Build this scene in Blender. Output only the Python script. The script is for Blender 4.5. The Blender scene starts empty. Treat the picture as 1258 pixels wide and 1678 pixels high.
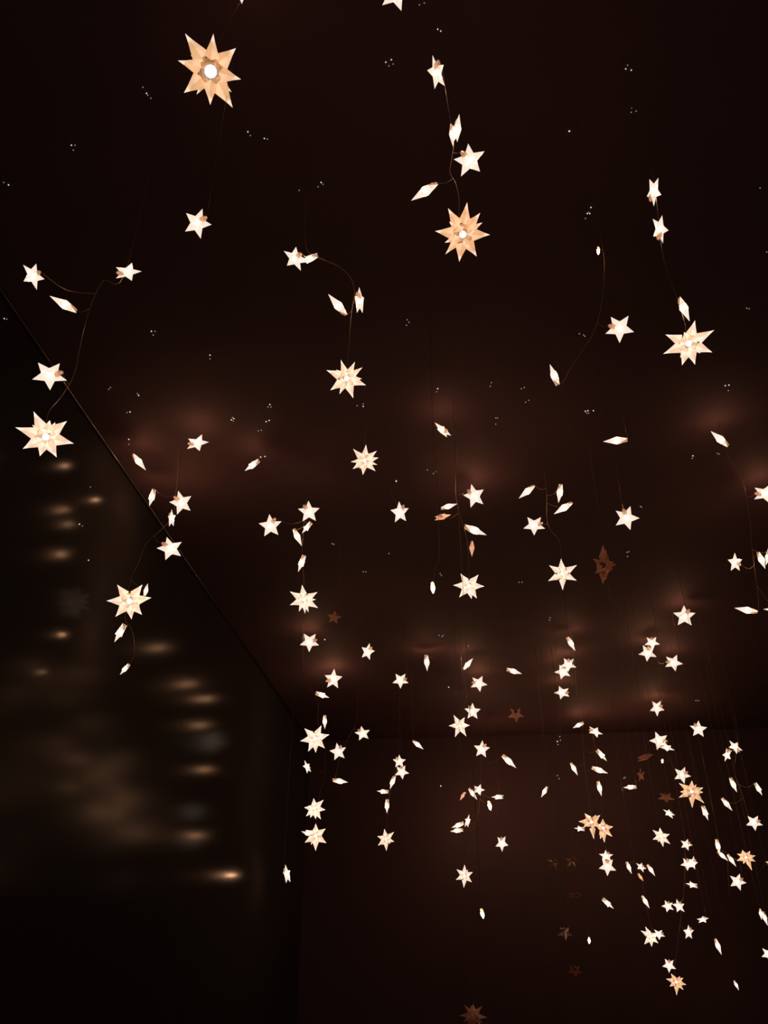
import bpy, bmesh, math, random
from mathutils import Vector, Matrix

random.seed(7)
scene = bpy.context.scene
COL = scene.collection

# ------------------------------------------------------------------ camera
W, H, F = 1258.0, 1678.0, 1300.0
PITCH, YAW = math.radians(31.0), math.radians(5.97)
CAM = Vector((0.0, 0.0, 1.6))
cam_data = bpy.data.cameras.new('camera')
cam_data.sensor_fit = 'VERTICAL'
cam_data.sensor_height = 24.0
cam_data.lens = 24.0 * F / H
cam_data.clip_start = 0.02
camera = bpy.data.objects.new('camera', cam_data)
camera.location = CAM
camera.rotation_euler = (math.pi / 2 + PITCH, 0.0, YAW)
COL.objects.link(camera)
scene.camera = camera
CAM_ROT = camera.rotation_euler.to_matrix()

# ------------------------------------------------------------------ night sky and exposure
world = bpy.data.worlds.new('night')
scene.world = world
world.use_nodes = True
wb = world.node_tree.nodes['Background']
wb.inputs['Color'].default_value = (1.0, 0.78, 0.75, 1)
wb.inputs['Strength'].default_value = 0.16
scene.view_settings.view_transform = 'Standard'
scene.view_settings.look = 'None'
scene.view_settings.gamma = 1.0
scene.view_settings.exposure = 0.0
scene.view_settings.use_curve_mapping = False
scene.cycles.max_bounces = 4
scene.cycles.transparent_max_bounces = 16

BULB_POWER = 165.0


# ------------------------------------------------------------------ helpers
def ray(x, y):
    """Direction through a photograph pixel, with one metre of depth along the lens axis."""
    return CAM_ROT @ Vector(((x - W / 2) / F, (H / 2 - y) / F, -1.0))


def view_basis(p):
    n = (CAM - p).normalized()
    up = CAM_ROT @ Vector((0, 1, 0))
    r = up.cross(n).normalized()
    u = n.cross(r).normalized()
    return Matrix((r, u, n)).transposed()


def link(name, mesh, mat=None, parent=None):
    o = bpy.data.objects.new(name, mesh)
    COL.objects.link(o)
    if mat is not None and not mesh.materials:
        mesh.materials.append(mat)
    if parent is not None:
        o.parent = parent
    return o


def empty(name, loc, rot=None, scale=1.0):
    o = bpy.data.objects.new(name, None)
    o.empty_display_size = 0.02
    COL.objects.link(o)
    m = rot.to_4x4() if rot is not None else Matrix.Identity(4)
    o.matrix_world = Matrix.Translation(loc) @ m @ Matrix.Scale(scale, 4)
    return o


def tag(o, label, cat, group=None, kind=None):
    o['label'] = label
    o['category'] = cat
    if group:
        o['group'] = group
    if kind:
        o['kind'] = kind
    return o


def mesh_from(name, verts, faces, smooth=False):
    me = bpy.data.meshes.new(name)
    me.from_pydata([tuple(v) for v in verts], [], faces)
    bm = bmesh.new()
    bm.from_mesh(me)
    bmesh.ops.recalc_face_normals(bm, faces=bm.faces)
    bm.to_mesh(me)
    bm.free()
    if smooth:
        for p in me.polygons:
            p.use_smooth = True
    me.update()
    return me


def lathe(name, prof, seg=12, axis=Vector((0, 1, 0)), origin=Vector((0, 0, 0)), smooth=True):
    """Profile of (distance along axis, radius) turned about the axis."""
    a = axis.normalized()
    b = a.orthogonal().normalized()
    c = a.cross(b)
    verts, faces = [], []
    for (t, r) in prof:
        for i in range(seg):
            th = 2 * math.pi * i / seg
            verts.append(origin + a * t + (b * math.cos(th) + c * math.sin(th)) * r)
    for j in range(len(prof) - 1):
        for i in range(seg):
            k = (i + 1) % seg
            faces.append((j * seg + i, j * seg + k, (j + 1) * seg + k, (j + 1) * seg + i))
    faces.append(tuple(range(seg)))
    faces.append(tuple((len(prof) - 1) * seg + i for i in range(seg)))
    return mesh_from(name, verts, faces, smooth)


def catmull(pts, n=6):
    if len(pts) < 3:
        return pts
    P = [pts[0]] + pts + [pts[-1]]
    out = []
    for i in range(1, len(P) - 2):
        for j in range(n):
            t = j / n
            a, b, c, d = P[i - 1], P[i], P[i + 1], P[i + 2]
            out.append(0.5 * ((2 * b) + (c - a) * t + (2 * a - 5 * b + 4 * c - d) * t * t + (3 * b - a - 3 * c + d) * t ** 3))
    out.append(pts[-1])
    return out


def tubes(name, paths, r, mat, seg=5, parent=None):
    verts, faces = [], []
    for pts in paths:
        base = len(verts)
        side = Vector((0.31, 0.87, 0.38))
        for i, p in enumerate(pts):
            d = (pts[min(i + 1, len(pts) - 1)] - pts[max(i - 1, 0)])
            d = d.normalized() if d.length > 1e-9 else Vector((0, 0, 1))
            b = d.cross(side)
            b = b.normalized() if b.length > 1e-3 else d.orthogonal().normalized()
            c = d.cross(b)
            for k in range(seg):
                th = 2 * math.pi * k / seg
                verts.append(p + (b * math.cos(th) + c * math.sin(th)) * r)
        for i in range(len(pts) - 1):
            for k in range(seg):
                k2 = (k + 1) % seg
                faces.append((base + i * seg + k, base + i * seg + k2, base + (i + 1) * seg + k2, base + (i + 1) * seg + k))
        faces.append(tuple(base + k for k in range(seg)))
        faces.append(tuple(base + (len(pts) - 1) * seg + k for k in range(seg)))
    me = mesh_from(name, verts, faces, True)
    return link(name, me, mat, parent)


# ------------------------------------------------------------------ materials
def new_mat(name):
    m = bpy.data.materials.new(name)
    m.use_nodes = True
    nt = m.node_tree
    nt.nodes.clear()
    out = nt.nodes.new('ShaderNodeOutputMaterial')
    return m, nt, out


def surface_mat(name, c1, c2, scale, rough, bump=0.05, spec=0.5, stretch=(1, 1, 1)):
    m, nt, out = new_mat(name)
    N = nt.nodes.new
    tc = N('ShaderNodeTexCoord')
    mp = N('ShaderNodeMapping')
    mp.inputs['Scale'].default_value = stretch
    no = N('ShaderNodeTexNoise')
    no.inputs['Scale'].default_value = scale
    no.inputs['Detail'].default_value = 6
    mx = N('ShaderNodeMix')
    mx.data_type = 'RGBA'
    mx.inputs[6].default_value = (*c1, 1)
    mx.inputs[7].default_value = (*c2, 1)
    bp = N('ShaderNodeBump')
    bp.inputs['Strength'].default_value = bump
    bp.inputs['Distance'].default_value = 0.01
    pb = N('ShaderNodeBsdfPrincipled')
    pb.inputs['Roughness'].default_value = rough
    pb.inputs['Specular IOR Level'].default_value = spec
    L = nt.links.new
    L(tc.outputs['Object'], mp.inputs['Vector'])
    L(mp.outputs['Vector'], no.inputs['Vector'])
    L(no.outputs['Fac'], mx.inputs[0])
    L(no.outputs['Fac'], bp.inputs['Height'])
    L(mx.outputs[2], pb.inputs['Base Color'])
    L(bp.outputs['Normal'], pb.inputs['Normal'])
    L(pb.outputs['BSDF'], out.inputs['Surface'])
    return m


def acrylic(name, glow, strength, tint, clear, gloss=0.12, rough=0.18, vary=0.0, milk=0.45):
    """Clear moulded acrylic: lets light through, scatters some of it, shines a little, and glows when its bulb is on."""
    m, nt, out = new_mat(name)
    N, L = nt.nodes.new, nt.links.new
    tr = N('ShaderNodeBsdfTransparent')
    tr.inputs['Color'].default_value = (*[clear * t for t in tint], 1)
    tl = N('ShaderNodeBsdfTranslucent')
    tl.inputs['Color'].default_value = (*tint, 1)
    mix = N('ShaderNodeMixShader')
    mix.inputs[0].default_value = milk
    L(tr.outputs[0], mix.inputs[1])
    L(tl.outputs[0], mix.inputs[2])
    gl = N('ShaderNodeBsdfGlossy')
    gl.inputs['Roughness'].default_value = rough
    gl.inputs['Color'].default_value = (1, 1, 1, 1)
    m2 = N('ShaderNodeMixShader')
    m2.inputs[0].default_value = gloss
    L(mix.outputs[0], m2.inputs[1])
    L(gl.outputs[0], m2.inputs[2])
    last = m2
    if strength > 0:
        em = N('ShaderNodeEmission')
        em.inputs['Color'].default_value = (*glow, 1)
        em.inputs['Strength'].default_value = strength
        if vary > 0:                              # uneven light across the facets, put into the glow strength by noise
            tc = N('ShaderNodeTexCoord')
            no = N('ShaderNodeTexNoise')
            no.inputs['Scale'].default_value = 3.2
            no.inputs['Detail'].default_value = 3
            mr = N('ShaderNodeMapRange')
            mr.inputs[1].default_value = 0.35
            mr.inputs[2].default_value = 0.65
            mr.inputs[3].default_value = strength * (1 - vary)
            mr.inputs[4].default_value = strength * (1 + vary)
            L(tc.outputs['Object'], no.inputs['Vector'])
            L(no.outputs['Fac'], mr.inputs[0])
            L(mr.outputs[0], em.inputs['Strength'])
        ad = N('ShaderNodeAddShader')
        L(m2.outputs[0], ad.inputs[0])
        L(em.outputs[0], ad.inputs[1])
        last = ad
    L(last.outputs[0], out.inputs['Surface'])
    m.cycles.emission_sampling = 'NONE'
    return m


def emit_mat(name, col, strength, sampled=True):
    m, nt, out = new_mat(name)
    em = nt.nodes.new('ShaderNodeEmission')
    em.inputs['Color'].default_value = (*col, 1)
    em.inputs['Strength'].default_value = strength
    nt.links.new(em.outputs[0], out.inputs['Surface'])
    m.cycles.emission_sampling = 'FRONT' if sampled else 'NONE'
    return m


def plain(name, col, rough, metal=0.0, trans=0.0):
    m, nt, out = new_mat(name)
    pb = nt.nodes.new('ShaderNodeBsdfPrincipled')
    pb.inputs['Base Color'].default_value = (*col, 1)
    pb.inputs['Roughness'].default_value = rough
    pb.inputs['Metallic'].default_value = metal
    nt.links.new(pb.outputs[0], out.inputs['Surface'])
    return m


M = {
    'ceiling': surface_mat('ceiling_paint', (0.046, 0.0250, 0.0290), (0.064, 0.034, 0.039), 5.0, 0.8, 0.06, 0.2),
    'back': surface_mat('back_wall_paint', (0.036, 0.0200, 0.0225), (0.050, 0.028, 0.031), 4.0, 0.8, 0.08, 0.2),
    'left': surface_mat('lacquered_panel', (0.020, 0.018, 0.019), (0.026, 0.023, 0.024), 2.5, 0.175, 0.008, 0.014),
    'floor': surface_mat('dark_floor', (0.03, 0.02, 0.016), (0.05, 0.03, 0.024), 6.0, 0.5, 0.05),
    'rail': plain('brushed_rail', (0.16, 0.14, 0.13), 0.25, 1.0),
    'wire': plain('clear_wire', (0.07, 0.05, 0.04), 0.35),
    'star': acrylic('lit_acrylic', (1.0, 0.86, 0.76), 0.49, (1.0, 0.88, 0.76), 0.95, gloss=0.03, milk=0.01),
    'star_dim': acrylic('dim_acrylic', (1.0, 0.62, 0.42), 0.30, (1.0, 0.75, 0.55), 0.8),
    'amber': acrylic('amber_acrylic', (0.54, 0.32, 0.17), 0.75, (1.0, 0.80, 0.60), 0.4, vary=0.22, milk=0.5),
    'amber_lit_facet': acrylic('amber_lit_facet_acrylic', (0.70, 0.47, 0.31), 0.8, (1.0, 0.84, 0.66), 0.4, vary=0.22, milk=0.5),  # brighter facets: bulb light caught in the acrylic, put into the emission colour
    'amber_tip': acrylic('amber_tip_acrylic', (0.80, 0.57, 0.46), 0.85, (1.0, 0.86, 0.74), 0.4, milk=0.5),
    'pale': acrylic('pale_acrylic', (0.58, 0.41, 0.30), 0.8, (1.0, 0.86, 0.74), 0.4, vary=0.2, milk=0.5),
    'pale_lit_facet': acrylic('pale_lit_facet_acrylic', (0.82, 0.65, 0.53), 0.85, (1.0, 0.88, 0.78), 0.4, vary=0.2, milk=0.5),
    'pale_tip': acrylic('pale_tip_acrylic', (0.84, 0.67, 0.58), 0.85, (1.0, 0.88, 0.78), 0.4, milk=0.5),
    'white': acrylic('white_acrylic', (0.62, 0.46, 0.36), 0.76, (1.0, 0.90, 0.80), 0.4, vary=0.15, milk=0.5),
    'white_lit_facet': acrylic('white_lit_facet_acrylic', (0.88, 0.74, 0.63), 0.74, (1.0, 0.91, 0.83), 0.4, vary=0.12, milk=0.5),
    'white_tip': acrylic('white_tip_acrylic', (0.88, 0.74, 0.66), 0.78, (1.0, 0.90, 0.82), 0.4, milk=0.5),
    'white_cup': acrylic('white_cup', (0.74, 0.56, 0.40), 0.8, (1.0, 0.82, 0.64), 0.3, milk=0.2),
    'cup': acrylic('amber_cup', (0.40, 0.17, 0.055), 0.7, (1.0, 0.62, 0.36), 0.3, milk=0.2),
    'pale_cup': acrylic('pale_cup', (0.62, 0.40, 0.22), 0.8, (1.0, 0.75, 0.52), 0.3, milk=0.2),
    'unlit_frost': acrylic('unlit_frosted_acrylic', (0, 0, 0), 0.0, (0.95, 0.70, 0.60), 0.5, gloss=0.10, rough=0.25, milk=0.8),
    'unlit': acrylic('unlit_acrylic', (0, 0, 0), 0.0, (0.55, 0.36, 0.29), 0.8, gloss=0.10, rough=0.2),
    'socket': acrylic('socket_plastic', (1.0, 0.66, 0.45), 0.13, (0.62, 0.46, 0.36), 0.6, milk=0.15),
    'socket_off': plain('socket_dark', (0.12, 0.08, 0.06), 0.4),
    'bulb': emit_mat('bulb_glow', (1.0, 0.53, 0.28), BULB_POWER),
    'big_bulb': emit_mat('big_bulb_glow', (1.0, 0.90, 0.80), 1.5),
    'pin': emit_mat('speck_glow', (1.0, 0.93, 0.88), 0.85, False),
    'pin_faint': emit_mat('speck_faint_glow', (1.0, 0.88, 0.8), 0.24, False),
}

# ------------------------------------------------------------------ the room
CEIL = CAM.z + 1.62
WALL_X = -1.194
BACK_Y = 6.0
ROOM_R, ROOM_F = 4.6, -1.2


def slab(name, lo, hi, mat):
    x0, y0, z0 = lo
    x1, y1, z1 = hi
    v = [(x0, y0, z0), (x1, y0, z0), (x1, y1, z0), (x0, y1, z0), (x0, y0, z1), (x1, y0, z1), (x1, y1, z1), (x0, y1, z1)]
    f = [(0, 1, 2, 3), (4, 5, 6, 7), (0, 1, 5, 4), (1, 2, 6, 5), (2, 3, 7, 6), (3, 0, 4, 7)]
    o = link(name, mesh_from(name, v, f), mat)
    o['kind'] = 'structure'
    return o


tag(slab('floor', (WALL_X, ROOM_F, -0.1), (ROOM_R, BACK_Y, 0.0), M['floor']), 'dark floor of the unlit room', 'floor')
tag(slab('ceiling', (WALL_X - 0.12, ROOM_F, CEIL), (ROOM_R, BACK_Y + 0.12, CEIL + 0.1), M['ceiling']), 'dark brown ceiling that the star lights hang from', 'ceiling')
tag(slab('wall_left', (WALL_X - 0.12, ROOM_F, -0.1), (WALL_X, BACK_Y, CEIL), M['left']), 'glossy black wall with blurred reflections of the lights', 'wall')
tag(slab('wall_back', (WALL_X - 0.12, BACK_Y, -0.1), (ROOM_R, BACK_Y + 0.12, CEIL), M['back']), 'brown end wall behind the far strings of lights', 'wall')

tag(slab('wall_right', (ROOM_R, ROOM_F, -0.1), (ROOM_R + 0.12, BACK_Y + 0.12, CEIL), M['back']), 'brown side wall beyond the view', 'wall')

rail = tubes('trim_1', [[Vector((WALL_X + 0.012, ROOM_F + 0.1, CEIL - 0.012)), Vector((WALL_X + 0.012, 2.0, CEIL - 0.012)), Vector((WALL_X + 0.012, BACK_Y - 0.01, CEIL - 0.012))]], 0.0032, M['rail'], 8)
tag(rail, 'thin pale metal rail along the edge where ceiling meets dark wall', 'rail', kind='structure')

# ------------------------------------------------------------------ meshes of the lights (unit radius, star plane = local XY)
D_SMALL, D_BIG = 0.055, 0.10


def small_star_mesh():
    ro, ri, h = 1.0, 0.47, 0.30
    v = [(0, 0, h), (0, 0, -h)]
    for i in range(10):
        a = math.pi / 2 + i * math.pi / 5
        r = ro if i % 2 == 0 else ri
        v.append((r * math.cos(a), r * math.sin(a), 0))
    f = []
    for i in range(10):
        j = (i + 1) % 10
        f.append((0, 2 + i, 2 + j))
        f.append((1, 2 + j, 2 + i))
    return mesh_from('star_body', v, f)


def bulb_mesh(r, name='bulb', sub=1, sz=1.0):
    bm = bmesh.new()
    bmesh.ops.create_icosphere(bm, subdivisions=sub, radius=r)
    for v in bm.verts:
        v.co.z *= sz
    me = bpy.data.meshes.new(name)
    bm.to_mesh(me)
    bm.free()
    for p in me.polygons:
        p.use_smooth = True
    return me


ME_STAR = small_star_mesh()
ME_STAR_DIM = ME_STAR.copy()
ME_STAR_OFF = ME_STAR.copy()
ME_STAR_FROST = ME_STAR.copy()
ME_STAR_FROST.materials.append(M['unlit_frost'])
ME_STAR.materials.append(M['star'])
ME_STAR_DIM.materials.append(M['star_dim'])
ME_STAR_OFF.materials.append(M['unlit'])
ME_BULB = bulb_mesh(0.17)
ME_BULB.materials.append(M['bulb'])
ME_BIGBULB = bulb_mesh(0.19, 'bulb', 2, 1.3)
ME_BIGBULB.materials.append(M['big_bulb'])
ME_SLIMBULB = bulb_mesh(0.13, 'bulb', 2, 1.7)
ME_SLIMBULB.materials.append(M['big_bulb'])
SOCK_PROF = [(0.26, 0.12), (0.30, 0.20), (0.56, 0.20), (0.61, 0.15), (0.74, 0.11), (0.80, 0.05)]
ME_SOCK = lathe('socket', SOCK_PROF, 10, Vector((0, 1, 0)))
ME_SOCK_OFF = ME_SOCK.copy()
ME_SOCK.materials.append(M['socket'])
ME_SOCK_OFF.materials.append(M['socket_off'])
ME_TEAR = lathe('bulb', [(-0.85, 0.02), (-0.6, 0.17), (-0.25, 0.29), (0.05, 0.31), (0.25, 0.26)], 10, Vector((0, 1, 0)))
ME_TEAR.materials.append(M['bulb'])
ME_TSOCK = lathe('socket', [(0.24, 0.27), (0.3, 0.31), (0.7, 0.29), (0.9, 0.12)], 10, Vector((0, 1, 0)))
ME_TSOCK.materials.append(M['socket'])


def arm_mesh(length, width, mats, r0=0.29, flat=0.8):
    """One hollow four-sided point along +Y: a short taper near the bulb, long facets, a tip given a paler glow."""
    w, q = width, 0.72
    t = (1 - q) * 1.0
    yq = r0 + (length - r0) * q
    v = [(-w, r0 + 0.10, 0), (0, r0 + 0.02, w * flat), (w, r0 + 0.10, 0), (0, r0 + 0.02, -w * flat),
         (-w * t, yq, 0), (0, yq, w * flat * t), (w * t, yq, 0), (0, yq, -w * flat * t),
         (0, length, 0)]
    f, mi = [], []
    for i in range(4):
        j = (i + 1) % 4
        f.append((i, j, 4 + j, 4 + i)); mi.append((0, 1, 0, 1)[i])  # facets alternate darker and brighter, refracted light put into their colour
        f.append((4 + i, 4 + j, 8)); mi.append(2)
    me = mesh_from('point', v, f)
    for m in mats:
        me.materials.append(m)
    for p, k in zip(me.polygons, mi):
        p.material_index = k
    return me


SHADES = [(M['amber'], M['amber_lit_facet'], M['amber_tip']), (M['pale'], M['pale_lit_facet'], M['pale_tip']), (M['unlit_frost'],) * 3, (M['white'], M['white_lit_facet'], M['white_tip'])]
ARMS = [[arm_mesh(L_, w_, mats) for mats in SHADES] for (L_, w_) in ((1.0, 0.225), (0.96, 0.165), (0.90, 0.15), (0.66, 0.15))]
ME_CUP = []
for m in (M['cup'], M['pale_cup'], M['unlit_frost'], M['white_cup']):
    v, f = [], []
    n = 8
    for (z, r) in ((-0.34, 0.12), (-0.26, 0.30), (0.0, 0.38), (0.22, 0.34)):
        for i in range(n):
            a = 2 * math.pi * (i + 0.5) / n
            v.append((r * math.cos(a), r * math.sin(a), z))
    for j in range(3):
        for i in range(n):
            k = (i + 1) % n
            f.append((j * n + i, j * n + k, (j + 1) * n + k, (j + 1) * n + i))
    f.append(tuple(range(n)))
    me = mesh_from('cup', v, f)
    me.materials.append(m)
    ME_CUP.append(me)
ME_BSOCK = lathe('socket', [(0.30, 0.12), (0.34, 0.17), (0.62, 0.17), (0.7, 0.1), (0.78, 0.04)], 10, Vector((0, 0, -1)))
ME_BSOCK_OFF = ME_BSOCK.copy()
ME_BSOCK.materials.append(M['socket'])
ME_BSOCK_OFF.materials.append(M['socket_off'])


def star_rotation(p, tip, k, alpha, sign):
    B = view_basis(p)
    kk = max(0.05, min(1.0, k))
    tau = sign * math.acos(kk)
    a = math.radians(alpha)
    T = Matrix.Rotation(tau, 3, Vector((math.cos(a), math.sin(a), 0)))
    return B @ T @ Matrix.Rotation(math.radians(tip - 90), 3, 'Z')


def build_small(p, r, tip, k, alpha, sock, state, label, group):
    rot = star_rotation(p, tip, k, alpha, random.choice((-1, 1)))
    root = empty('star_light' if state in ('on', 'dim') else 'unlit_star', p, rot, r)
    tag(root, label, 'star light', group)
    me = {'on': ME_STAR, 'dim': ME_STAR_DIM, 'off': ME_STAR_FROST, 'clear': ME_STAR_OFF}[state]
    link('star_body', me, None, root)
    s = link('socket', ME_SOCK if state in ('on', 'dim') else ME_SOCK_OFF, None, root)
    rel = round((sock - tip - 36) / 72.0) * 72 + 36     # the socket sits in the notch between two points
    s.rotation_euler = (0, 0, math.radians(rel))
    if state == 'on':
        link('bulb', ME_BULB, None, root)
    d = Matrix.Rotation(math.radians(rel), 3, 'Z') @ Vector((0, 0.80, 0))
    return root, p + (rot @ d) * r


def build_bulb(p, r, tip, label, group):
    B = view_basis(p)
    rot = B @ Matrix.Rotation(math.radians(tip + 90), 3, 'Z') @ Matrix.Rotation(random.uniform(-0.3, 0.3), 3, 'X')
    root = empty('bare_bulb', p, rot, r)
    tag(root, label, 'bulb', group)
    link('bulb', ME_TEAR, None, root)
    link('socket', ME_TSOCK, None, root)
    return root, p + (rot @ Vector((0, 0.9, 0))) * r


def build_big(p, r, tip, k, alpha, shade, label, group, sign=1, open_front=False, arms=None):
    rot = star_rotation(p, tip, k, alpha, sign)
    root = empty('big_star_light' if shade != 2 else 'unlit_big_star', p, rot, r)
    tag(root, label, 'star light', group)
    ring = arms or [(90 + i * 45, 1.0 if i % 2 == 0 else 0.95) for i in range(8)]
    for i, (ang, length) in enumerate(ring):                 # the ring of points round the bulb
        wide = length > 0.93 if arms and len(arms) > 8 else (i % 2 == 0 or bool(arms))
        o = link('point', ARMS[0 if wide else 1][shade], None, root)
        o.rotation_euler = (Matrix.Rotation(math.radians(ang - 90), 3, 'Z') @ Matrix.Rotation(math.radians(10 if i % 2 else -6), 3, 'X')).to_euler()
        o.scale = (1.22 if open_front and i % 2 == 0 else 1.0, length / (1.0 if wide else 0.96), 1.0)
    for i in range(4):                                       # the points behind it
        o = link('point', ARMS[2][shade], None, root)
        o.rotation_euler = (Matrix.Rotation(i * math.pi / 2 + math.pi / 4 + 0.16, 3, 'Z') @ Matrix.Rotation(math.radians(-32 if not arms or open_front else -52), 3, 'X')).to_euler()
    if not open_front:                                       # short points closing in front of the bulb
        for i in range(4):
            o = link('point', ARMS[3][shade], None, root)
            o.rotation_euler = (Matrix.Rotation(i * math.pi / 2 + 0.4, 3, 'Z') @ Matrix.Rotation(math.radians(50), 3, 'X')).to_euler()
    link('cup', ME_CUP[shade], None, root)
    link('socket', ME_BSOCK if shade != 2 else ME_BSOCK_OFF, None, root)
    if shade != 2:
        link('bulb', ME_BIGBULB if open_front else ME_SLIMBULB, None, root)
    return root, p + (rot @ Vector((0, 0, -0.78))) * r


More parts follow.
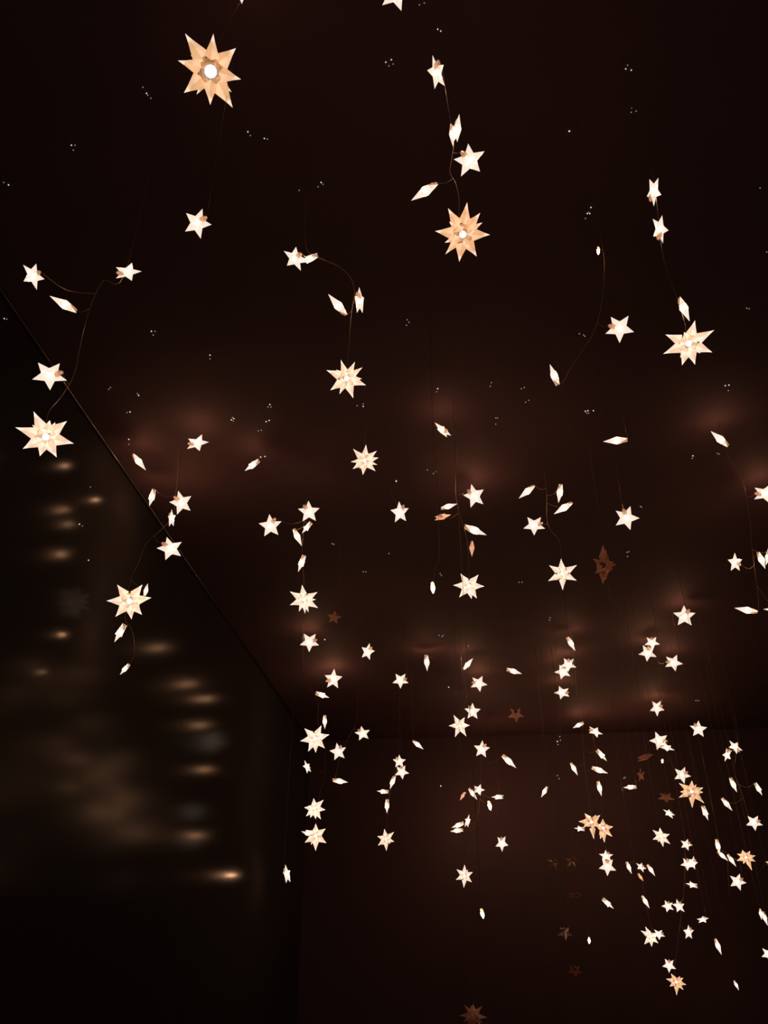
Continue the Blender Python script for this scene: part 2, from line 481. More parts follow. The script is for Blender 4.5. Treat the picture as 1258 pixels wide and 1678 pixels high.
# ------------------------------------------------------------------ strings of lights
# row: kind, x, y, size in pixels, direction of one point, foreshortening, long axis, side of the socket [, own label]
# kinds: s lit small star, d dim small star, u unlit frosted star, c unlit clear star, A big star with open centre, B amber big star, Q paler one, P white one, U unlit big star, b bare bulb
STRINGS = [
 ('hanging down to the biggest star', None, [(393, 4), (376, 30), (362, 62), (351, 80)], [
  ('s', 396, -10, 30, 270, .9, 0, 90, 'white star light cut off by the top edge, above the biggest star'),
  ('A', 345, 117, 108, 130, .97, 20, 0, 'biggest amber eight-pointed star with round glowing centre, near the top corner'),
 ]),
 ('', None, None, [('s', 648, -10, 54, 290, .9, 0, 90, 'white star cut off by the top edge, only its lower point showing')]),
 ('on the top centre string', None, [(722, 98), (735, 180), (743, 230), (740, 260), (737, 282), (746, 300), (752, 325), (752, 350)], [
  ('s', 715, 120, 52, 104, .55, -76, 50),
  ('s', 749, 212, 44, 80, .2, 82, 95),
  ('s', 741, 220, 36, 265, .2, 95, 100),
  ('s', 769, 263, 54, 98, .88, 40, 140),
  ('s', 697, 313, 54, 212, .15, 31, 30),
  ('B', 758, 384, 92, 82, .85, 10, 0, 'large amber many-pointed star, lowest on the top centre string'),
 ]),
 ('on the upper right string', None, [(1068, 280), (1076, 335), (1083, 400), (1090, 435), (1100, 465), (1108, 485), (1122, 530)], [
  ('s', 1071, 313, 46, 270, .5, 90, 250),
  ('s', 1081, 375, 46, 283, .55, -80, 250),
  ('s', 1120, 505, 46, 295, .15, -68, 115),
  ('Q', 1128, 563, 82, 80, .85, 0, 0, 'large pale amber star with seven points, lowest on the upper right string'),
 ]),
 ('in the loose trio under the bright speck', None, [(985, 395), (990, 440), (985, 500), (972, 545), (955, 572), (945, 588), (932, 607)], [
  ('b', 980, 411, 15, 270, 1, 0, 90, 'tiny bare bulb glowing like a spark, above a frontal five-pointed star'),
  ('s', 1015, 538, 46, 270, 1, 0, 170, 'crisp white five-pointed star facing forward, two points up, below a bare bulb'),
  ('s', 908, 616, 40, 112, .25, -70, -60, 'slim white star seen nearly edge-on at the end of a short wire'),
 ]),
 ('on the string along the upper left edge', None, [(204, 450), (170, 460), (150, 498), (139, 535), (130, 575), (121, 615), (102, 648), (82, 672), (76, 690)], [
  ('s', 209, 446, 44, 5, .65, 15, 185),
  ('s', 54, 452, 44, 140, .75, -72, 50),
  ('s', 106, 499, 50, 155, .18, -27, -25),
  ('s', 81, 615, 54, 272, .88, 0, 40),
  ('Q', 75, 716, 92, 110, .8, 0, 0, 'large pale amber star hanging beside the left picture edge'),
 ]),
 ('', None, None, [('s', 323, 366, 48, 70, .92, 70, 30, 'lone white five-pointed star below the biggest star')]),
 ('above the middle big star', None, [(500, 395), (520, 420), (560, 440), (580, 470), (575, 520), (570, 590)], [
  ('s', 483, 424, 42, 150, .8, -45, 75, 'white star on the outer side of a touching pair, socket on top'),
  ('s', 507, 424, 36, 200, .3, 25, 30, 'tilted white star on the inner side of a touching pair'),
  ('s', 554, 501, 48, 130, .15, -48, -45, 'slim diamond-looking white star leaning away from an upright neighbour'),
  ('s', 589, 494, 44, 90, .35, 92, 100, 'upright white star turned sideways beside a leaning slim one'),
  ('Q', 568, 620, 70, 100, .9, 30, 0, 'pale many-pointed big star alone on the dark ceiling, near picture centre'),
 ]),
 ('', 2.05, [(600, 690), (597, 735)], [('Q', 597, 755, 50, 88, .97, 0, 0, 'small-looking pale star with ten points, below the central big star')]),
 ('on the string crossing the ceiling rail', 2.55, [(292, 738), (290, 790), (286, 825), (285, 845), (262, 870), (240, 890), (228, 920), (214, 950), (205, 1010), (214, 1028), (219, 1045), (220, 1070), (212, 1090)], [
  ('s', 323, 726, 38, 0, .7, 20, 180),
  ('s', 227, 756, 36, 310, .15, -52, 130),
  ('s', 249, 814, 32, 255, .3, 75, 85),
  ('s', 297, 824, 40, 105, .92, 90, 150),
  ('s', 281, 850, 30, 90, .4, 88, 120),
  ('s', 279, 899, 42, 105, .92, 0, 170),
  ('s', 239, 968, 24, 80, .2, 75, 90),
  ('Q', 212, 985, 74, 270, .85, 0, 0, 'large pale star hanging in front of the dark glossy wall'),
  ('s', 197, 1036, 36, 240, .35, 60, 50),
  ('s', 205, 1096, 24, 230, .3, 48, 50),
 ]),
 ('on the string left of centre', None, [(504, 800), (500, 830), (497, 870), (495, 910), (498, 950)], [
  ('s', 414, 762, 32, 215, .3, 38, 40, 'slim white star leaning up beside two pinprick lights'),
  ('s', 443, 862, 38, 95, 1, 0, 45),
  ('s', 506, 839, 36, 92, 1, 0, 130),
  ('s', 503, 864, 26, 230, .4, 50, 60),
  ('s', 487, 879, 34, 295, .2, -65, 105),
  ('s', 494, 922, 32, 250, .3, 70, 90),
  ('P', 498, 983, 52, 100, .9, 0, 0, 'pale big star at the bottom of a column of small tilted stars'),
 ]),
 ('', None, [(640, 805), (652, 825)], [('s', 655, 840, 36, 95, .85, 90, 50, 'white five-pointed star hanging alone between two dense strings')]),
 ('in the centre cluster above the white big star', None, [(738, 690), (749, 728), (750, 760), (746, 800), (752, 840), (765, 885), (768, 930)], [
  ('s', 725, 705, 36, 130, .3, -42, -10),
  ('s', 777, 813, 40, 105, .88, 100, 150),
  ('s', 734, 830, 30, 15, .2, 17, 195),
  ('d', 724, 847, 30, 10, .3, 15, 150),
  ('s', 777, 869, 42, 340, .25, -22, 140),
  ('d', 773, 898, 28, 270, .15, 90, 90),
  ('P', 768, 960, 54, 0, .95, 0, 0, 'white big star with sharp points under a slim dim star'),
 ]),
 ('', None, [(720, 890), (712, 930)], [('b', 709, 963, 22, 275, 1, 0, 95, 'bare teardrop bulb with a bright flare beside the white big star')]),
 ('in the group above the seven-pointed pale star', None, [(895, 800), (897, 858), (915, 885), (920, 915)], [
  ('s', 864, 805, 36, 220, .15, 40, 40),
  ('s', 917, 807, 34, 262, .25, 83, 90),
  ('s', 924, 832, 38, 213, .15, 33, 25),
  ('s', 875, 861, 36, 270, .9, 0, 40),
  ('P', 921, 940, 50, 270, .92, 90, 0, 'pale big star on a curved wire under four small stars'),
 ]),
 ('', None, None, [('s', 1010, 722, 42, 183, .2, 3, 20, 'white star lying flat and edge-on, alone below the frontal star')]),
 ('', None, None, [('s', 1026, 849, 40, 0, 1, 0, 130, 'bright white five-pointed star beside the wire of the unlit pendant')]),
 ('on the string along the right edge', None, [(1186, 725), (1193, 748), (1217, 790), (1228, 850), (1232, 900), (1240, 960)], [
  ('s', 1180, 720, 40, 138, .18, -44, -40),
  ('s', 1254, 809, 40, 70, .8, 0, 190),
  ('s', 1204, 922, 32, 92, .7, 90, 340),
  ('s', 1247, 917, 32, 290, .2, -68, 110),
  ('s', 1258, 913, 30, 95, .3, 85, 90),
  ('s', 1224, 1000, 38, 170, .18, -8, -15),
  ('s', 1266, 999, 28, 180, .6, 0, 0),
 ]),
 ('on the string with the unlit pendant', 2.6, [(966, 735), (972, 785), (980, 830), (986, 862), (989, 893), (992, 930), (996, 962), (1000, 977), (1011, 992), (1022, 1006), (1031, 1040), (1042, 1100)], [
  ('U', 989, 926, 66, 90, .12, 93, 0, 'unlit reddish-brown big star seen edge-on, dangling on a dark wire'),
 ]),
 ('', None, [(600, 1040), (603, 1056)], [('s', 602, 1068, 28, 75, .82, 80, 30, 'white star by itself above the frontal star with two points up')]),
 ('', 2.7, None, [('u', 547, 1012, 24, 80, .9, 0, 60, 'unlit brown star beside the pale big star, faintly visible')]),
 ('on the long column below the pale star', 4.6, [(497, 1010), (496, 1060), (498, 1100), (508, 1130), (521, 1150), (521, 1185), (531, 1225), (533, 1252), (529, 1282), (523, 1305), (518, 1345)], [
  ('s', 507, 1052, 32, 268, 1, 0, 20),
  ('s', 546, 1113, 33, 85, .9, 85, 190),
  ('s', 527, 1139, 26, 340, .35, -20, 160),
  ('s', 532, 1182, 24, 270, .25, 90, 95),
  ('P', 516, 1210, 52, 60, .9, 0, 0, 'pale big star with a wire running down from it, mid column'),
  ('s', 503, 1257, 23, 110, .5, -68, 20),
  ('P', 515, 1325, 42, 95, .9, 0, 0, 'white big star crossed by a dark wire'),
  ('s', 504, 1366, 22, 160, .3, -20, 0),
  ('Q', 517, 1370, 48, 90, .9, 0, 0, 'amber-white big star at the foot of the column, touching a small star'),
 ]),
 ('beside the long column', None, [(585, 1175), (570, 1210), (556, 1245), (550, 1272)], [
  ('s', 594, 1202, 26, 100, .9, 0, 150),
  ('s', 554, 1232, 28, 100, 1, 0, 45),
  ('s', 556, 1280, 28, 355, .25, -10, 170),
 ]),
 ('', 4.8, None, [('s', 470, 1433, 30, 100, .4, -80, 110, 'white star hanging alone near the blurred reflections, turned sideways')]),
 ('on the thin string ending in a small-looking star', None, [(655, 1225), (650, 1260), (640, 1290), (635, 1340), (633, 1360)], [
  ('s', 654, 1248, 22, 90, .95, 0, 90),
  ('s', 658, 1265, 24, 278, .95, 0, 110),
  ('s', 643, 1281, 24, 255, .3, 68, 60),
  ('s', 628, 1297, 21, 175, .35, -3, 0),
  ('s', 634, 1320, 24, 270, .3, 88, 90),
  ('Q', 632, 1375, 34, 100, .95, 0, 0, 'small-looking pale big star ending the thin string of five'),
 ]),
 ('', None, None, [('s', 656, 1115, 27, 270, .95, 0, 10, 'white frontal star with two points up, above the thin string of five')]),
 ('', None, None, [('s', 684, 1220, 24, 320, .18, -38, 140, 'slim slanted star between the thin string and the paired stars')]),
 ('around the paired small and big star', 4.9, [(755, 1065), (757, 1105), (765, 1140), (756, 1165)], [
  ('s', 699, 1085, 29, 270, .25, 94, 95, 'upright slim white star, highest above the brown glow'),
  ('s', 766, 1089, 27, 50, .15, 50, 50, 'slim diamond-shaped star leaning over a frontal white star'),
  ('s', 784, 1120, 28, 280, .95, 0, 160),
  ('s', 774, 1166, 27, 90, 1, 0, 90),
  ('P', 753, 1189, 38, 115, .95, 0, 0, 'pale big star touching the small upright star above it'),
 ]),
 ('', None, None, [('s', 841, 1100, 28, 345, .25, -15, 165, 'slanted white star lying nearly flat above the unlit brown star')]),
 ('', 3.2, None, [('u', 845, 1171, 27, 275, .9, 0, 90, 'unlit brown five-pointed star amid the lit ones')]),
 ('in the cluster round a bare bulb', 5.55, [(800, 1180), (790, 1215), (788, 1270), (785, 1320), (772, 1380), (763, 1420)], [
  ('s', 789, 1228, 28, 85, .95, 85, 45),
  ('s', 833, 1247, 32, 320, .25, -40, 150),
  ('s', 784, 1294, 20, 70, .9, 0, 200),
  ('s', 774, 1300, 24, 310, .2, -52, 120),
  ('d', 758, 1304, 17, 240, .2, 58, 60),
  ('s', 816, 1306, 22, 180, .35, 5, 40),
  ('b', 802, 1320, 17, 285, 1, 0, 100, 'bare bulb flaring in a cluster of small slanted stars'),
  ('s', 766, 1346, 22, 80, .4, 75, 0),
  ('s', 751, 1352, 24, 200, .3, 22, 20),
  ('s', 749, 1361, 23, 190, .3, 8, 20),
  ('P', 761, 1435, 34, 100, .92, 0, 0, 'pale six-pointed star under the bare bulb cluster'),
 ]),
 ('', None, None, [('s', 822, 1382, 25, 275, .85, 80, 100, 'white frontal star alone below the bare bulb cluster')]),
 ('', None, None, [('b', 790, 1497, 17, 285, 1, 0, 100, 'bare teardrop bulb hanging low under a pale six-pointed star')]),
 ('on the string above the twin amber stars', 5.5, [(936, 1035), (938, 1120), (946, 1150), (953, 1182), (956, 1240), (962, 1290), (966, 1325)], [
  ('s', 935, 1054, 28, 300, .25, -60, 120),
  ('s', 931, 1089, 26, 340, .9, 0, 90),
  ('s', 922, 1101, 27, 185, .9, 0, 60),
  ('s', 921, 1135, 26, 185, .85, 0, -10),
  ('s', 948, 1188, 22, 210, .25, 30, 30),
  ('s', 975, 1199, 25, 350, .65, -25, 160),
  ('s', 985, 1237, 25, 315, .35, -47, 130),
  ('s', 940, 1259, 24, 300, .2, -60, 120),
  ('s', 981, 1262, 29, 345, .25, -15, 165),
  ('s', 982, 1291, 26, 285, .25, -76, 110),
  ('s', 950, 1358, 19, 180, .5, 0, 0),
  ('B', 969, 1347, 44, 120, .9, 0, 0, 'amber big star, upper one of the overlapping twins'),
 ]),
 ('in the pair under the twin amber stars', 5.55, [(985, 1300), (987, 1340), (992, 1385)], [
  ('B', 988, 1357, 40, 95, .9, 0, 0, 'amber big star, lower one of the overlapping twins'),
  ('s', 993, 1403, 23, 95, .8, 0, 60),
  ('s', 995, 1420, 28, 270, 1, 0, 90),
 ]),
 ('', None, None, [('s', 892, 1297, 22, 240, .2, 60, 60, 'slim slanted star alone between two clusters, above faint unlit stars')]),
 ('', None, None, [('s', 1033, 1290, 23, 190, .3, 8, 15, 'small flat-lying star under the square brown patch')]),
 ('in the loose group below the unlit pendant', 4.7, [(1085, 1000), (1075, 1030), (1066, 1060)], [
  ('s', 1121, 1010, 35, 92, 1, 0, 90),
  ('s', 1068, 1053, 25, 60, .85, 0, 120),
  ('s', 1061, 1070, 29, 265, .95, 0, 70),
  ('s', 1103, 1086, 29, 68, .95, 0, 160),
 ]),
 ('on the string above the long-tailed amber star', 5.55, [(1076, 1130), (1080, 1180), (1088, 1225), (1100, 1250), (1128, 1280)], [
  ('s', 1076, 1160, 27, 275, .85, 80, 40),
  ('s', 1080, 1214, 31, 113, .95, 0, 40),
  ('s', 1092, 1225, 25, 340, .45, -10, 130),
  ('b', 1085, 1247, 8, 270, 1, 0, 90, 'tiny pinkish bulb tip just under two touching stars'),
  ('s', 1117, 1270, 27, 70, 1, 0, 30),
  ('B', 1133, 1297, 44, 90, .92, 0, 0, 'amber big star with a long lower point, touching a small star'),
 ]),
 ('', None, None, [('s', 1144, 1195, 27, 90, 1, 0, 90, 'upright white star alone, facing forward at the fringe of the glow')]),
 ('in the scatter near the lower right edge', None, [(1208, 1200), (1205, 1240), (1203, 1265), (1215, 1300), (1225, 1335)], [
  ('s', 1204, 1224, 25, 130, .7, -40, -20),
  ('s', 1191, 1237, 23, 250, .6, 75, 40),
  ('s', 1201, 1285, 26, 295, .25, -65, 115),
  ('s', 1190, 1317, 26, 312, .22, -48, 130),
  ('s', 1242, 1292, 23, 300, .3, -60, 120),
  ('s', 1235, 1348, 26, 280, .95, 0, 50),
 ]),
 ('', None, None, [('s', 1096, 1333, 21, 150, .55, -30, 60, 'small tilted star just above a pale seven-pointed star')]),
 ('', None, None, [('P', 1083, 1371, 33, 100, .95, 0, 0, 'pale seven-pointed big star beside a small upright star')]),
 ('', None, None, [('s', 1155, 1331, 25, 290, .35, -68, 110, 'upright sideways star below the long-tailed amber star')]),
 ('on the lowest string', None, [(1118, 1350), (1122, 1400), (1120, 1460), (1112, 1530), (1104, 1590)], [
  ('s', 1124, 1384, 19, 75, .95, 0, 40),
  ('s', 1126, 1416, 22, 270, .9, 0, 90),
  ('s', 1135, 1414, 21, 80, .7, 90, 60),
  ('s', 1134, 1450, 20, 180, .5, -8, 20),
  ('s', 1094, 1485, 20, 45, .9, 0, 100),
  ('s', 1112, 1485, 22, 105, .85, -40, 60),
  ('s', 1128, 1528, 22, 95, .75, 80, 40),
  ('s', 1096, 1582, 22, 270, .95, 0, 90),
  ('B', 1108, 1609, 34, 85, .9, 0, 0, 'golden big star, lowest big star in the picture'),
 ]),
 ('', None, None, [('s', 1151, 1507, 20, 25, .5, 22, 30, 'small tilted star above the slim one in the bottom corner')]),
 ('in the curved row beside the small amber star', None, [(1174, 1360), (1178, 1390), (1190, 1400), (1193, 1440), (1195, 1470)], [
  ('s', 1176, 1386, 25, 280, .25, -77, 110),
  ('s', 1183, 1402, 22, 325, .22, -37, 140),
  ('s', 1198, 1409, 23, 310, .2, -52, 130),
  ('B', 1222, 1405, 34, 300, .9, 0, 0, 'small-looking amber big star beside a curved row of slanted stars'),
 ]),
 ('', None, None, [('s', 1208, 1445, 26, 75, 1, 0, 40, 'white frontal star directly below the small-looking amber star')]),
 ('', None, [(1250, 1395), (1256, 1410), (1248, 1422), (1240, 1434)], [('s', 1264, 1414, 18, 180, .6, 0, 180, 'star tip peeking in at the picture edge beside a thin wire')]),
 ('in the row above the white blunt star', None, [(1036, 1395), (1045, 1420), (1053, 1450), (1062, 1500), (1067, 1520)], [
  ('s', 1030, 1421, 21, 295, .25, -65, 110),
  ('s', 1050, 1421, 18, 145, .7, -35, 60),
  ('s', 1066, 1425, 22, 308, .2, -53, 130),
  ('d', 1049, 1437, 15, 310, .3, -50, 130),
  ('s', 1057, 1477, 23, 305, .2, -55, 125),
  ('P', 1066, 1535, 34, 110, .95, 0, 0, 'white blunt big star in the dark below the glow'),
  ('s', 1079, 1531, 20, 60, .8, 0, -10),
 ]),
 ('', None, None, [('s', 995, 1480, 24, 325, .35, -36, 145, 'slanted white star at the lower fringe of the brown glow')]),
 ('', None, None, [('b', 965, 1541, 11, 275, 1, 0, 90, 'tiny dim teardrop bulb low in the dark beside faint unlit stars')]),
 ('', None, None, [('s', 1176, 1550, 26, 295, .2, -66, 115, 'slim diamond-looking star standing alone in the bottom corner')]),
 ('', None, None, [('s', 1246, 1497, 18, 280, .15, -80, 100, 'thin sliver of a star, inner one of a pair at the edge'), ('s', 1253, 1504, 23, 290, .2, -70, 110, 'slim star, outer one of a pair at the edge')]),
 ('', None, None, [('s', 1259, 1564, 24, 140, .9, 0, 60, 'white star cut in half by the edge of the picture, low down')]),
 ('', None, None, [('s', 1206, 1614, 16, 300, .2, -60, 120, 'tiniest slim star, lowest lit one near the bottom corner')]),
 ('', 3.6, None, [('u', 1056, 1241, 30, 20, .3, 25, 60, 'unlit brown star lying aslant under a bright pair')]),
 ('', 3.6, None, [('u', 1050, 1270, 22, 100, .6, 90, 60, 'small square-looking brown unlit star above a flat-lying one')]),
 ('', 3.6, None, [('u', 1091, 1307, 28, 60, .6, 0, 60, 'faint unlit brown star beside the long-tailed amber star')]),
 ('', 4.2, None, [('c', 936, 1412, 24, 90, .9, 0, 60, 'faint unlit star, inner one of two in the dark')]),
 ('', 4.2, None, [('c', 906, 1415, 22, 80, .9, 0, 60, 'faint unlit star, outer one of two in the dark')]),
 ('', 4.2, None, [('c', 941, 1467, 26, 10, .4, 5, 60, 'faint unlit star lying flat below the two dark ones')]),
 ('', 4.2, None, [('c', 925, 1529, 26, 60, .8, 0, 60, 'barely visible unlit star beside the tiny dim bulb')]),
 ('', 4.2, None, [('c', 942, 1591, 26, 60, .7, 0, 60, 'barely visible unlit star, lowest of the dark ones')]),
 ('', 3.4, None, [('U', 775, 1664, 46, 90, .8, 0, 0, 'dark unlit big star touching the bottom edge')]),
]
# clusters of glowing specks: x, y, list of dot offsets in pixels (x, y, strong?), where
SPECKS = [
 (239, 152, [(-5, -9, 0), (1, 1, 1), (3, 4, 0), (8, 9, 0)], 'beside the biggest star'),
 (119, 241, [(-2, -3, 1), (4, -3, 0), (1, 5, 0)], 'under the top corner'),
 (10, 301, [(-4, -2, 0), (4, 2, 1)], 'at the upper picture edge'),
 (407, 217, [(-1, -1, 1), (3, 5, 0)], 'below the biggest star'),
 (433, 227, [(0, 0, 1), (5, 1, 0)], 'to the lower side of the biggest star'),
 (638, 102, [(-6, 0, 1), (3, -4, 1), (6, 3, 0), (-1, 6, 0)], 'beside the topmost star of the top centre string'),
 (719, 50, [(-2, -2, 1), (3, 1, 1)], 'above the top centre string'),
 (687, 7, [(0, 1, 0), (8, -2, 0)], 'beside the star cut by the top edge'),
 (490, 312, [(0, 0, 0)], 'of a lone faint dot above the touching pair'),
 (524, 302, [(-3, 4, 0), (2, -3, 1), (5, 0, 0)], 'above the touching pair of stars'),
 (1028, 113, [(0, -6, 0), (-3, 0, 1), (6, 2, 1)], 'highest in the empty dark corner'),
 (1037, 183, [(-3, 1, 0), (5, -1, 0), (-2, -6, 0)], 'second highest in the empty dark corner'),
 (933, 215, [(0, 0, 1), (-1, 0, 1)], 'of one bright dot beside the top centre string'),
 (964, 350, [(4, -10, 1), (-2, 0, 1), (2, 0, 1), (0, -2, 0), (-5, 8, 0)], 'above the bare spark bulb'),
 (1245, 308, [(0, 0, 0)], 'of a lone faint dot at the dark edge'),
 (1256, 413, [(0, 0, 0)], 'at the edge level with the spark bulb'),
 (8, 522, [(-1, 0, 1), (3, 1, 0)], 'at the edge above a frontal star'),
 (250, 543, [(-2, 0, 1), (4, 0, 0), (1, 6, 0)], 'in the gap beside the curved wire'),
 (344, 584, [(0, -2, 1), (0, 4, 0)], 'midway between curved wire and middle big star'),
 (179, 637, [(-1, 1, 0), (2, -2, 0)], 'just past the end of the curved wire'),
 (227, 648, [(0, 0, 1), (-2, -3, 0)], 'above the upright slim star by the rail'),
 (211, 676, [(-3, 0, 0), (2, -1, 1)], 'second above the slim star by the rail'),
 (381, 687, [(-2, 1, 1), (0, -3, 0), (2, -1, 1), (1, 3, 0)], 'above the small star leaning up'),
 (211, 720, [(0, 0, 1), (0, 8, 0)], 'directly above the slim star by the rail'),
 (148, 798, [(0, 0, 0)], 'on the dark wall near the rail'),
 (442, 664, [(0, -1, 1), (-3, 3, 0), (2, 3, 0)], 'highest of three over the leaning star'),
 (439, 690, [(-3, 1, 1), (2, -1, 1)], 'middle of three over the leaning star'),
 (425, 705, [(-2, 1, 0), (3, 0, 0)], 'lowest of three over the leaning star'),
 (590, 665, [(-5, 0, 0), (5, 1, 1), (5, -3, 0)], 'directly under the middle big star'),
 (667, 528, [(0, -4, 0), (-1, 5, 0), (3, 0, 0)], 'beside the upright sideways star'),
 (717, 637, [(0, 0, 1), (-2, 5, 0)], 'above the star with a hanging wire'),
 (803, 630, [(0, 3, 0), (2, -3, 0)], 'in the dark right of the centre'),
 (812, 689, [(0, -4, 0), (0, 6, 0), (3, -4, 0)], 'below the pair in the dark'),
 (430, 748, [(-3, 1, 1), (4, 0, 1)], 'touching the tip of the leaning star'),
 (649, 788, [(0, 0, 1), (0, 1, 1)], 'of one bright dot under the ten-pointed star'),
 (706, 774, [(-6, -4, 0), (4, 2, 0), (8, -1, 0)], 'beside the ten-pointed star'),
 (953, 548, [(-4, -1, 0), (3, 1, 0), (5, 3, 0)], 'beside the crisp frontal star'),
 (1225, 505, [(-2, 0, 0), (2, 1, 0)], 'beside the upper right big star'),
 (1191, 632, [(-3, 0, 1), (3, -1, 1), (2, 8, 0)], 'under the upper right big star'),
 (857, 637, [(-3, 0, 0), (2, -2, 0)], 'beside the slim star on a short wire'),
 (864, 657, [(-3, 2, 0), (2, -1, 0)], 'below the slim star on a short wire'),
 (966, 674, [(-7, 0, 1), (-5, 3, 0), (-3, -1, 1), (6, -1, 1), (-2, 3, 0)], 'above the flat edge-on star'),
 (1135, 748, [(0, -1, 1), (-1, 3, 0)], 'between two slanted upper stars'),
 (1175, 743, [(0, 0, 0), (3, 1, 0)], 'just under the slanted star by the edge'),
 (130, 860, [(0, -1, 1), (5, 2, 0)], 'between two blurred wall reflections'),
 (145, 918, [(0, 0, 1)], 'on the dark wall below the reflections'),
 (544, 891, [(0, 0, 0), (3, 1, 0)], 'beside the column of tilted stars'),
 (597, 937, [(-2, 0, 0), (2, 0, 0)], 'right of the pale column star'),
 (637, 907, [(0, 0, 0)], 'in the gap before the flaring bulb'),
 (532, 1048, [(0, 0, 1)], 'beside the star heading the long column'),
 (721, 940, [(0, 0, 0), (2, 3, 0)], 'right above the flaring teardrop bulb'),
 (853, 954, [(-3, 0, 0), (2, 0, 0)], 'beside the seven-pointed pale star'),
 (901, 1012, [(0, 0, 0), (-1, 4, 0)], 'under the seven-pointed pale star'),
 (722, 1042, [(-3, -1, 0), (2, 1, 0), (4, -1, 0)], 'above the brown glow'),
 (767, 1058, [(0, 0, 0)], 'of a lone dot over the diamond-shaped star'),
 (735, 1126, [(0, 0, 1)], 'of one dot beside the paired stars'),
 (1049, 830, [(0, 0, 0), (2, 1, 0)], 'at the tip of the bright star by the pendant'),
 (1028, 908, [(-1, -3, 0), (2, -4, 0), (0, 4, 0)], 'beside the unlit pendant'),
 (915, 1215, [(-2, 0, 1), (3, -2, 0), (-1, 5, 0), (2, -8, 0)], 'beside the string above the twins'),
 (914, 1273, [(-1, -2, 0), (2, 3, 0)], 'second beside the string above the twins'),
 (722, 1288, [(0, 0, 1)], 'of one dot beside the bare bulb cluster'),
 (1022, 1275, [(0, 0, 0), (2, -1, 0)], 'above the flat-lying small star'),
 (1141, 1148, [(-1, 0, 0), (3, 0, 0)], 'above the upright star at the fringe'),
]

# how the points of each big star are spread, as it hangs: direction in degrees, length
ARM_SPREAD = {
 (989, 926): [(92, 1.0), (84, .8), (268, .98), (276, .75), (4, .62), (-28, .5)],
 (345, 117): [(128.6, 1.22), (85, 1.0), (44, 1.04), (-9, .94), (-54, 1.14), (-90, .95), (219, 1.04), (170, .98)],
 (758, 384): [(81.6, 1.07), (50, .95), (27.7, .79), (-1.4, .97), (-57.5, .95), (262, .94), (227.6, .93), (201, .70), (172.6, 1.0), (136, .68), (120.4, 1.03)],
 (75, 716): [(114.4, .97), (78, .64), (40, .92), (-11, .96), (-64, .83), (254, .72), (211.7, .89), (161.6, 1.05)],
 (1128, 563): [(75.3, .95), (24.4, 1.05), (-24.3, .97), (-74.8, .92), (253.4, .88), (200.8, 1.04), (153.2, .99)],
 (568, 620): [(108, .9), (65, .88), (34, .9), (0, .71), (-20, .98), (-72, .97), (246, .83), (214.5, .96), (159, 1.02)],
 (597, 755): [(84.5, 1.1), (38, 1.04), (13, .96), (-19, .9), (-43, 1.0), (-96, .99), (214.6, .94), (186, .92), (133, 1.1)],
 (212, 985): [(125, .9), (53.5, .94), (6.4, .95), (-49, .82), (-84, .84), (228, .89), (178, .97)],
 (498, 983): [(97, .99), (28.6, .98), (2, .75), (-32, 1.05), (-70, .83), (-86, .9), (246, .8), (201, .96), (148, 1.06)],
 (768, 960): [(124.5, .9), (51, .93), (-2, .94), (-57, .9), (-79, .84), (229.6, .92), (179, .96)],
 (921, 940): [(94, .99), (32, 1.1), (-25, 1.05), (-90, 1.1), (209, 1.04), (149, 1.04)],
 (516, 1210): [(137, .92), (63.7, .92), (12.4, .94), (-44, .88), (-87, .9), (241, .9), (189.4, .96)],
 (515, 1325): [(94, .8), (40, .95), (-7, .88), (-59, .99), (-82, .78), (245, .77), (219, .85), (174, .82)],
 (517, 1370): [(89, .82), (32.7, .82), (-32.5, .87), (-90, .98), (207, .84), (150, .8)],
 (632, 1375): [(98.7, .96), (38, 1.03), (-15, .84), (-87, 1.1), (217, .95), (164, .87)],
 (753, 1189): [(121, 1.02), (60, .87), (2, .88), (-57, 1.05), (248, 1.1), (181, .96)],
 (761, 1435): [(90, .98), (25, .89), (-39, .9), (-94, 1.08), (206, .94), (144, .98)],
 (1133, 1297): [(89, .78), (26, .9), (2, .8), (-39, 1.13), (-88, 1.2), (210, 1.05), (190, .83), (150, 1.05)],
 (1083, 1371): [(98, .87), (21, .88), (-33.5, 1.03), (-79, 1.0), (204, .88), (148, .97)],
 (1222, 1405): [(60, .73), (21, .9), (-15, .87), (-64, 1.2), (249, .68), (207, .93), (167, .83), (118, .73)],
 (969, 1347): [(132, .76), (42.5, .85), (184, .95), (-82, 1.19), (215, .7), (-20, .7)],
 (988, 1357): [(93, .75), (12, .82), (-38.6, .92), (-85, 1.16), (255, .9), (165, .7)],
 (1066, 1535): [(121, .98), (158, 1.02), (231, .96), (-84, .9), (30, .9), (-35, .85)],
 (1108, 1609): [(129, .8), (38, .78), (-6, .9), (-41, .84), (-89, 1.17), (218, .78), (175, .96)],
}


ORD = ['topmost', 'second from the top', 'third from the top', 'fourth from the top', 'fifth from the top', 'sixth from the top',
       'seventh from the top', 'eighth from the top', 'ninth from the top', 'tenth from the top', 'eleventh from the top']


def depth_at(x, y, dist):
    d = ray(x, y)
    return dist / math.hypot(d.x, d.y)


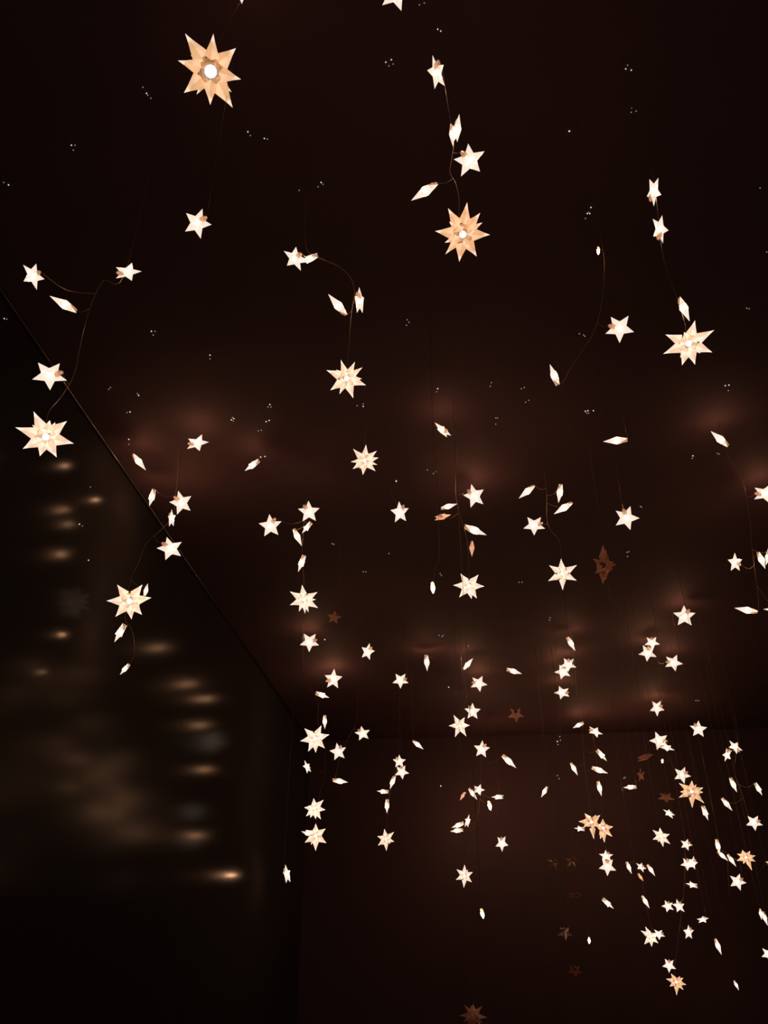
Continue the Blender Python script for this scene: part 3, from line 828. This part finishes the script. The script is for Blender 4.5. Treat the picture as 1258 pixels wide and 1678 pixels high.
def string_distance(rows):
    est = []
    for row in rows:
        kind, x, y, size = row[:4]
        D = {'A': D_BIG, 'B': D_BIG, 'P': D_BIG, 'Q': D_BIG, 'U': D_BIG, 'b': 0.022}.get(kind, D_SMALL)
        if kind == 'b' and len(rows) > 1:
            continue
        d = ray(x, y) * (F * D / size)
        est.append(math.hypot(d.x, d.y))
    est.sort()
    m = est[len(est) // 2] if len(est) % 2 else 0.5 * (est[len(est) // 2 - 1] + est[len(est) // 2])
    ym = sum(r[2] for r in rows) / len(rows)
    m *= 0.83 + 0.53 * min(1.0, max(0.0, (ym - 600) / 350)) - 0.30 * min(1.0, max(0.0, (ym - 1340) / 80))   # the strings further in carry larger stars
    return m


def inside(x, y, m):
    """Keeps a light under the ceiling and clear of the walls."""
    d = ray(x, y)
    hyp = math.hypot(d.x, d.y)
    if d.z > 0:
        m = min(m, (CEIL - 0.08 - CAM.z) * hyp / d.z)
    if d.x < 0:
        m = min(m, (WALL_X + 0.07) * hyp / d.x)
    return min(m, (BACK_Y - 0.3) * hyp / d.y)


for si, (phrase, dist, stem, rows) in enumerate(STRINGS):
    if dist is None:
        dist = string_distance(rows)
    ordered = sorted([r for r in rows if len(r) < 9], key=lambda r: r[2])
    group = ('stars ' + phrase) if len(rows) > 1 and phrase else None
    ends = []
    for row in rows:
        kind, x, y, size, tip, k, alpha, sock = row[:8]
        jit = dist * (1.0 + random.uniform(-0.012, 0.012))
        dep = depth_at(x, y, inside(x, y, jit))
        p = CAM + ray(x, y) * dep
        r = 0.5 * size * dep / F
        if len(row) > 8:
            label = row[8]
        else:
            i = ordered.index(row)
            place = 'lowest small one' if i == len(ordered) - 1 and i > 1 else ORD[i] + (' small one' if i == 0 else '')
            look = 'dim amber star' if kind == 'd' else ('slim white star' if k <= 0.25 else ('tilted white star' if k < 0.75 else 'white five-pointed star'))
            label = '%s, %s %s' % (look, place, phrase)
        if kind in 'sduc':
            o, e = build_small(p, r * 1.03, tip, k, alpha, sock, {'s': 'on', 'd': 'dim', 'u': 'off', 'c': 'clear'}[kind], label, group)
        elif kind == 'b':
            o, e = build_bulb(p, r, tip, label, group)
        else:
            arms = ARM_SPREAD.get((x, y))
            if arms:
                tip, k = 90, 0.99
            o, e = build_big(p, r, tip, k, alpha, {'A': 0, 'B': 0, 'Q': 1, 'U': 2, 'P': 3}[kind], label, group, random.choice((-1, 1)), kind == 'A', arms)
        ends.append(e)
    # the wire: a main strand from the ceiling, with a short lead to every light
    ends.sort(key=lambda v: -v.z)
    if stem:
        nodes = [CAM + ray(x, y) * depth_at(x, y, inside(x, y, dist * 1.012)) for (x, y) in stem]
    else:
        nodes = [ends[0] + Vector((0, 0, 0.02))]
        for e in ends[1:]:
            nodes.append(nodes[-1] * 0.3 + e * 0.7)
    nodes.sort(key=lambda v: -v.z)
    top = nodes[0].copy()
    top.z = CEIL
    mid = (nodes[0] + top) * 0.5 + Vector((random.uniform(-.006, .006), random.uniform(-.006, .006), 0))
    main = catmull([top, mid] + nodes, 5)
    paths = [main]
    for e in ends:
        near = min(main, key=lambda v: (v - e - Vector((0, 0, 0.012))).length)
        if (near - e).length > 0.004:
            sag = (near + e) * 0.5 - Vector((0, 0, 0.18 * (near - e).length))
            paths.append(catmull([near, sag, e], 5))
    wr = tubes('hanging_wire', paths, 0.0011 if dist == 2.6 else (0.0006 if dist > 1.6 else 0.0005), M['wire'], 4)
    if phrase:
        wl = 'thin wire ' + {'on': 'of the lights ', 'in': 'of the lights ', 'ha': '', 'ab': 'of the lights ', 'ar': 'of the lights ', 'be': 'of the lights '}[phrase[:2]] + phrase
    else:
        wl = 'thin wire holding the ' + rows[0][8].replace(',', '')
        wl = ' '.join(wl.split()[:16])
    tag(wr, wl, 'wire', 'thin wires of the hanging lights')

# ------------------------------------------------------------------ glowing specks on the ceiling and walls
ME_SPECK = bulb_mesh(1.0, 'lens', 1)  # specks are tiny emissive balls, their brightness put into the material
ME_SPECK.materials.append(M['pin'])
ME_SPECK_FAINT = bulb_mesh(1.0, 'lens', 1)
ME_SPECK_FAINT.materials.append(M['pin_faint'])


def shell_hit(d):
    t = 1e9
    if d.z > 1e-6:
        t = min(t, (CEIL - CAM.z) / d.z)
    if d.x < -1e-6:
        t = min(t, WALL_X / d.x)
    if d.y > 1e-6:
        t = min(t, BACK_Y / d.y)
    return t * 0.999


for (x, y, dots, where) in SPECKS:
    d = ray(x, y)
    p = CAM + d * shell_hit(d)
    root = empty('glow_speck', p)
    n = len(dots)
    what = 'glowing speck' if where.startswith('of ') else ('single glowing speck' if n == 1 else 'cluster of %s glowing specks' % {2: 'two', 3: 'three', 4: 'four', 5: 'five'}[n])
    tag(root, '%s %s' % (what, where.replace('of one', 'showing as one').replace('of a', 'showing as a')), 'pin light', 'glowing specks on the ceiling and walls')
    for (ox, oy, strong) in dots:
        dd = ray(x + ox, y + oy)
        t = shell_hit(dd)
        o = link('lens', ME_SPECK if strong else ME_SPECK_FAINT, None, root)  # one plain emissive ball per speck
        o.location = CAM + dd * t - p
        s = 1.15 * t / F
        o.scale = (s, s, s)
